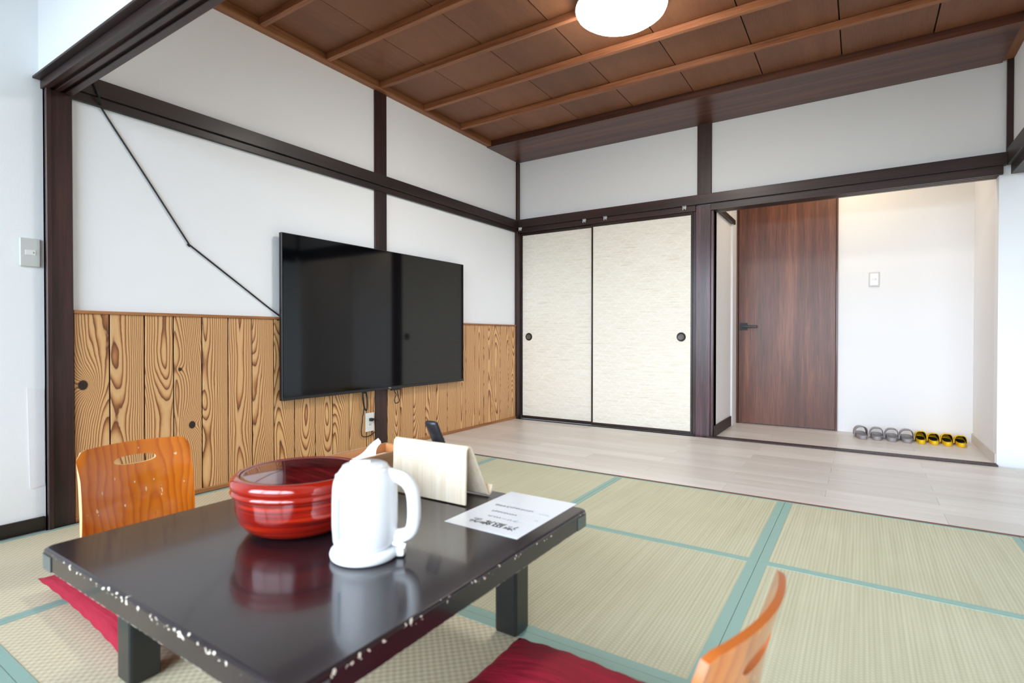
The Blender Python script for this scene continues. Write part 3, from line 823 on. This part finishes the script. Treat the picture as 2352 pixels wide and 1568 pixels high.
# local +x = image right, local -y = towards the camera
bm = bmesh.new(); lathe(bm, [(0.0, 0.0), (0.064, 0.0), (0.069, 0.004), (0.0705, 0.011), (0.068, 0.018), (0.062, 0.021), (0.0, 0.0215)], 56)
kb = link('power_base', bm, KW, kt, smooth=True, angle=50)
bm = bmesh.new(); box(bm, 0.056, 0.083, -0.016, 0.016, 0.001, 0.020, 0.006, 2); link('base_lug', bm, KW, kb, smooth=True)
bm = bmesh.new(); lathe(bm, [(0.0, 0.0222), (0.054, 0.0222), (0.060, 0.026), (0.0635, 0.036), (0.0658, 0.070), (0.0655, 0.118), (0.0645, 0.142), (0.0625, 0.155), (0.058, 0.166), (0.052, 0.175), (0.0475, 0.181), (0.0, 0.182)], 56)
link('kettle_body', bm, KW, kt, smooth=True, angle=70)
bm = bmesh.new(); lathe(bm, [(0.0472, 0.1805), (0.045, 0.186), (0.038, 0.1895), (0.0, 0.1915)], 48, cap=False)
kl = link('lid', bm, KW, kt, smooth=True, angle=50)
bm = bmesh.new(); box(bm, -0.030, 0.012, -0.005, 0.005, 0.189, 0.1955, 0.0022, 2); link('lid_grip', bm, KW, kl, smooth=True)
bm = bmesh.new()
tube(bm, [(-0.040, 0.0, 0.150), (-0.046, 0.0, 0.158), (-0.050, 0.0, 0.170)], [0.021, 0.011], 16, n=5, flat=1.2, side=(0, 1, 0)); link('spout', bm, KW, kt, smooth=True, angle=60)
bm = bmesh.new()
tube(bm, [(0.030, 0, 0.168), (0.058, 0, 0.164), (0.083, 0, 0.153), (0.097, 0, 0.130), (0.1005, 0, 0.095), (0.0985, 0, 0.062), (0.090, 0, 0.046), (0.072, 0, 0.040), (0.052, 0, 0.040)], 0.0142, 16, n=7, flat=1.1, side=(0, 1, 0))
link('handle', bm, KW, kt, smooth=True, angle=70)
bm = bmesh.new(); tube(bm, [(0.060, -0.012, 0.030), (0.078, -0.015, 0.026), (0.086, -0.016, 0.024)], 0.0055, 12, n=4); link('switch_lever', bm, KW, kt, smooth=True)
GA = plain('pale_blue_gauge', (158,184,194), 0.2, coat=0.3)
ang = math.radians(-124)
bm = bmesh.new(); obox(bm, (0.0655*math.cos(ang), 0.0655*math.sin(ang), 0.092), (math.cos(ang), math.sin(ang), 0), (-math.sin(ang), math.cos(ang), 0), (0,0,1), 0.0012, 0.0036, 0.040, 0.0005); link('water_gauge', bm, GA, kt)

# ------------------------------------------------------------------ bentwood stand, remote, leaflet
BENT = streaky('pale_bentwood', (222,202,172), (234,218,194), (242,230,210), 'z', 0.5, fine=150, broad=40, bump=0.04, rand=False, stretch=40)
st = thing('bentwood_stand', 'pale bent plywood stand shaped like a tent, behind the kettle', 'stand', (1.757, -3.212, TZ+0.0005), math.radians(1.0))
prof = [(-0.004, 0.0), (-0.003, 0.05), (-0.001, 0.10), (0.000, 0.135), (0.004, 0.147), (0.012, 0.1505), (0.020, 0.147), (0.027, 0.137), (0.045, 0.104), (0.070, 0.058), (0.092, 0.018), (0.099, 0.006), (0.107, 0.003), (0.115, 0.006), (0.121, 0.017), (0.123, 0.026)]
pf = catmull([(0, p[0], p[1]+0.0028) for p in prof], 4)
grid = [[(x, p.y, p.z) for x in (-0.131, -0.128, 0.0, 0.128, 0.131)] for p in pf]
bm = bmesh.new(); sheet(bm, grid, 0.0055); link('bent_panel', bm, BENT, st, smooth=True, angle=50)
# local slope direction of the back face of the stand
sl = Vector((0, 0.045-0.092, 0.104-0.018)).normalized(); nrm = Vector((0, sl.z, -sl.y))
REM = plain('black_remote_plastic', (30,29,34), 0.35)
rm = thing('remote_control', 'black remote control leaning against the far side of the bentwood stand', 'remote', (1.755, -3.212, TZ), 0.0)
bx = Vector((1, 0, 0)); tilt = 0.0
ca = Vector((0.0, 0.099, 0.016))+nrm*0.016
bm = bmesh.new(); obox(bm, ca+sl*0.108, (1,0,0), tuple(nrm), tuple(sl), 0.022, 0.008, 0.108, 0.006)
rb = link('remote_body', bm, REM, rm, smooth=True, angle=50)
bm = bmesh.new()
for i_ in range(6):
    for j in range(3):
        obox(bm, ca+sl*(0.04+0.022*i_)+bx*(0.012*(j-1))+nrm*0.0085, (1,0,0), tuple(nrm), tuple(sl), 0.004, 0.0012, 0.004, 0.0005)
link('button', bm, plain('grey_button', (90,90,96), 0.5), rb)
lf = bmesh.new(); ca2 = Vector((-0.075, 0.101, 0.012))+nrm*0.0055
obox(lf, ca2+sl*0.0775, (1,0,0), tuple(nrm), tuple(sl), 0.045, 0.0012, 0.0775)
lfo = link('leaflet', lf, plain('white_leaflet', (240,240,242), 0.5)); lfo.location = (1.757, -3.212, TZ)
tag(lfo, 'white folded leaflet leaning on the far side of the stand beside the remote', 'leaflet')

# ------------------------------------------------------------------ tissue box
TBW = streaky('tissue_box_wood', (146,104,70), (176,128,88), (196,150,108), 'y', 0.45, rand=False)
TBI = plain('lit_box_wood', (214,150,96), 0.5)  # lighter copy of the box wood, for the lit inner faces
tx = thing('tissue_box', 'brown wooden tissue box with a sheet of tissue pulled up, behind the red bowl', 'box', (1.505, -3.195, TZ+0.0005))
hx, hy, hz, th = 0.062, 0.122, 0.098, 0.006
bm = bmesh.new()
box(bm, -hx, -hx+th, -hy, hy, 0, hz, 0.001); box(bm, hx-th, hx, -hy, hy, 0, hz, 0.001)
box(bm, -hx+th, hx-th, -hy, -hy+th, 0, hz, 0.001); box(bm, -hx+th, hx-th, hy-th, hy, 0, hz, 0.001); box(bm, -hx+th, hx-th, -hy+th, hy-th, 0, 0.006)
link('box_case', bm, TBW, tx)
bm = bmesh.new(); box(bm, -hx+th, hx-th, hy-th-0.002, hy-th, 0.006, hz-0.003); box(bm, -hx+th, -hx+th+0.002, -hy+th, hy-th-0.002, 0.006, hz-0.003); link('lit_inner_faces', bm, TBI, tx)  # thin sheets over the inner faces, light painted in as a brighter colour
TIS = plain('white_tissue', (246,246,248), 0.9)
bm = bmesh.new(); box(bm, -hx+th+0.004, hx-th-0.004, -hy+th+0.004, hy-th-0.006, 0.006, 0.070, 0.004); link('tissue_stack', bm, TIS, tx)
bm = bmesh.new(); grid = []
for i_ in range(9):
    t_ = i_/8; row_ = []
    for j in range(9):
        s_ = j/8-0.5
        y = -0.055+0.10*t_+s_*0.05*(1-t_); z = 0.072+0.058*(t_**1.5)*(1-0.9*abs(s_)**1.5)+0.004*math.sin(9*s_+4*t_)
        row_.append((-0.01+s_*0.075*(1-0.75*t_)+0.008*math.sin(6*t_), y, z))
    grid.append(row_)
sheet(bm, grid, 0.0012); link('tissue_sheet', bm, TIS, tx, smooth=True, angle=80)

# ------------------------------------------------------------------ printed notice
PAP = plain('laminated_paper', (240,242,248), 0.25, coat=0.3)
pp = thing('printed_notice', 'white printed sheet lying on the right corner of the table', 'paper', (2.020, -3.184, TZ+0.0003), math.radians(0.0))
bm = bmesh.new(); box(bm, -0.105, 0.105, -0.1485, 0.1485, 0.0, 0.0008); link('sheet', bm, PAP, pp)
INK = plain('black_ink', (30,30,36), 0.5); INKG = plain('grey_ink', (120,124,134), 0.5); RULE = plain('pale_rule', (206,210,220), 0.5)
zt_ = 0.00105
def line(body, x, y, size, width, mat, bold=0.0):
    text_mesh('print_text', body, size, mat, pp, (x-2.020, y+3.184, zt_), (0, 0, pi), width=width, bold=bold)
line('海凪旅館', 2.092, -3.272, 0.031, 0.134, INK, 0.0006)
line('フリーWi-Fi', 2.068, -3.235, 0.013, 0.088, INKG, 0.0002)
line('uminagi', 2.040, -3.199, 0.016, 0.073, INKG, 0.0003)
line('uminagi3498', 2.061, -3.152, 0.016, 0.115, INKG, 0.0003)
line('ID', 2.106, -3.207, 0.008, 0.008, INKG)
line('Password', 2.110, -3.160, 0.007, 0.026, INKG)
bm = bmesh.new()
for (a, b, c, d_) in ((-0.095, 0.095, -0.0455, -0.0447), (-0.095, 0.095, 0.007, 0.0078), (-0.095, 0.095, 0.0485, 0.0493), (0.0590, 0.0598, -0.0455, 0.0485)):
    box(bm, a, b, c, d_, 0.0008, 0.00095)
link('rule_line', bm, RULE, pp)

# ------------------------------------------------------------------ legless chairs
def chairwood():
    N = NT('orange_bentwood', 0.24, (206,112,24), coat=0.6, coat_rough=0.08)
    o = N.obj(); s = N.sep(o)
    n1 = N.noise(N.mapping(o, (4, 4, 2.4)), 1.0, 1.5, 0.4)
    n2 = N.noise(N.mapping(o, (20, 20, 7)), 1.0, 2)
    d_ = N.math('ADD', N.math('MULTIPLY', N.math('SUBTRACT', n1, 0.5), 0.42), 0.02)
    u = N.math('ADD', N.math('SUBTRACT', s[1], 0.05), N.math('MULTIPLY', N.math('SUBTRACT', n2, 0.5), 0.03))
    r = N.math('SQRT', N.math('ADD', N.math('MULTIPLY', u, u), N.math('MULTIPLY', d_, d_)))
    ring = N.math('FRACT', N.math('MULTIPLY', r, 40.0))
    c = N.ramp(ring, [(0.0, (190,96,16)), (0.2, (212,120,26)), (0.7, (206,110,22)), (1.0, (184,90,14))])
    wear = N.math('GREATER_THAN', N.noise(N.mapping(o, (60, 60, 22)), 1.0, 2, 0.55), N.math('ADD', 0.672, N.math('MULTIPLY', N.math('ABSOLUTE', N.math('SUBTRACT', s[2], 0.24)), 0.55)))
    N.color(N.mix(wear, c, (232,206,164)))
    N.bump(ring, 0.05, 0.0004)
    return N.m
CW = chairwood(); CWE = plain('pale_ply_edge', (226,190,142), 0.5)
def chair(label, loc, rotz, edge):
    """local +x = the way the sitter faces; origin under the middle of the seat back"""
    ch = thing('legless_chair', label, 'chair', loc, rotz, 'legless bentwood chairs at the table')
    W = 0.176; TOP = 0.398
    pr = catmull([(0.09, 0, 0.014), (0.055, 0, 0.018), (0.030, 0, 0.045), (0.024, 0, 0.10), (0.025, 0, 0.18), (0.019, 0, 0.25), (0.005, 0, 0.325), (-0.016, 0, TOP)], 6)
    R, Cn = len(pr), 25; grid = []
    for i_, p in enumerate(pr):
        half = W+0.001*math.sin(min(1, p.z/0.3)*pi)
        row_ = []
        for j in range(Cn):
            t_ = 2*j/(Cn-1)-1
            k_ = min(1.0, max(0.0, (p.z-0.05)/0.15))
            x = p.x-0.036*(1-t_*t_)*k_
            z = p.z
            corner = 0.030
            e = abs(t_)*half-(half-corner)
            ztop = TOP-(corner-math.sqrt(max(0.0, corner*corner-max(0.0, e)**2))) if e > 0 else TOP
            ztop += 0.006*(1-t_*t_)
            if p.z > 0.30: z = 0.30+(p.z-0.30)*(ztop-0.30)/(TOP-0.30)
            row_.append((x, t_*half, z))
        grid.append(row_)
    bm = bmesh.new(); sheet(bm, grid, 0.011)
    bk = link('backrest', bm, CW, ch)
    cut = bmesh.new()
    poly = [(0.066*math.copysign(abs(math.cos(a))**0.9, math.cos(a)), 0.343+0.0155*math.copysign(abs(math.sin(a))**0.8, math.sin(a))) for a in [2*pi*q/28 for q in range(28)]]
    prism(cut, poly, 0.4, 'x', -0.2); co = link('cut_tmp', cut, CW)
    co.parent = ch
    md = bk.modifiers.new('slot', 'BOOLEAN'); md.object = co; md.operation = 'DIFFERENCE'; md.solver = 'EXACT'
    bpy.context.view_layer.update()
    dg = bpy.context.evaluated_depsgraph_get()
    me = bpy.data.meshes.new_from_object(bk.evaluated_get(dg)); bk.modifiers.clear(); bk.data = me
    bpy.data.objects.remove(co)
    me.materials.clear(); me.materials.append(CW); me.materials.append(edge)
    for pl_ in me.polygons:
        n_ = pl_.normal
        pl_.use_smooth = True
        if pl_.area < 0.00045 and abs(n_.x) < 0.55 and pl_.center.z > 0.06: pl_.material_index = 1
    me.set_sharp_from_angle(angle=math.radians(40))
    bm = bmesh.new(); prism(bm, rr(0.17, 0.165, 0.04), 0.011, 'z', 0.0085)
    bm.transform(Matrix.Translation((0.262, 0, 0))); link('seat', bm, CW, ch)
    for sy in (-0.12, 0.12):
        bm = bmesh.new(); box(bm, 0.12, 0.40, sy-0.012, sy+0.012, 0.0012, 0.0085, 0.002); link('seat_runner', bm, CW, ch)
    return ch
chair('orange bentwood legless chair beside the left edge of the table, facing the camera', (0.622, -3.466, 0.0), 0.0, CWE)
chair('orange bentwood legless chair at the lower right, seen from behind its back', (2.609, -3.5145, 0.0), pi-math.radians(7.8), plain('varnished_ply_edge', (188,100,40), 0.35))

# cushions
def cushion(label, cx, cy, rot, sx, sy, z0, h, color, seed):
    N = NT('crimson_cushion_fabric', 0.75, color, spec=0.25)
    o = N.obj()
    N.color(N.mix(N.noise(o, 9.0, 3), color, tuple(min(255, int(c*1.12)) for c in color)))
    wr = N.noise(N.mapping(o, (5, 34, 5)), 1.0, 3, 0.5, 0.8)
    N.bump(N.math('ADD', N.math('MULTIPLY', wr, 1.0), N.math('MULTIPLY', N.noise(o, 400, 2), 0.03)), 0.55, 0.012)
    t_ = thing('floor_cushion', label, 'cushion', (cx, cy, z0), rot, 'crimson cushions on the chairs')
    n = 36; rd = random.Random(seed)
    bm = bmesh.new(); top = []; bot = []
    ph = [rd.uniform(0, 6) for _ in range(6)]
    for i_ in range(n+1):
        rt, rb_ = [], []
        for j in range(n+1):
            u = 2*i_/n-1; v = 2*j/n-1
            pinch = 1-0.05*(u*u*(1-v*v)*0+ (1-u*u)*v*v+(1-v*v)*u*u)
            x = u*sx/2*(1-0.035*(1-v*v)*1.0*u*u); y = v*sy/2*(1-0.035*(1-u*u)*v*v)
            e = (1-abs(u)**3.2)*(1-abs(v)**3.2)
            e = max(0.0, e)**0.55
            wav = 0.006*math.sin(5*u+3*v+ph[0])+0.004*math.sin(9*v+ph[1]+4*u)
            edgew = 0.004*math.sin(26*u+ph[2])*(abs(v)**6)+0.004*math.sin(26*v+ph[3])*(abs(u)**6)
            rt.append(bm.verts.new((x, y, h*0.42+(h*0.58+wav)*e+edgew*0.5)))
            rb_.append(bm.verts.new((x, y, h*0.42-h*0.42*min(1, e*1.5)+edgew*0.0)) if 0 < i_ < n and 0 < j < n else rt[-1])
        top.append(rt); bot.append(rb_)
    for i_ in range(n):
        for j in range(n):
            bm.faces.new((top[i_][j], top[i_+1][j], top[i_+1][j+1], top[i_][j+1]))
            q = [bot[i_][j], bot[i_][j+1], bot[i_+1][j+1], bot[i_+1][j]]
            try: bm.faces.new(q)
            except ValueError: pass
    link('cushion_pad', bm, N.m, t_, smooth=True, angle=180)
    return t_
cushion('crimson cushion under the left edge of the table, on the far chair', 1.045, -3.512, math.radians(-3), 0.69, 0.54, 0.020, 0.066, (150,32,52), 3)  # same fabric as the near cushion; window light painted into this lighter colour
cushion('crimson cushion at the bottom of the picture, on the near chair', 2.335, -3.512, math.radians(-1.0), 0.53, 0.53, 0.020, 0.085, (140,20,44), 8)
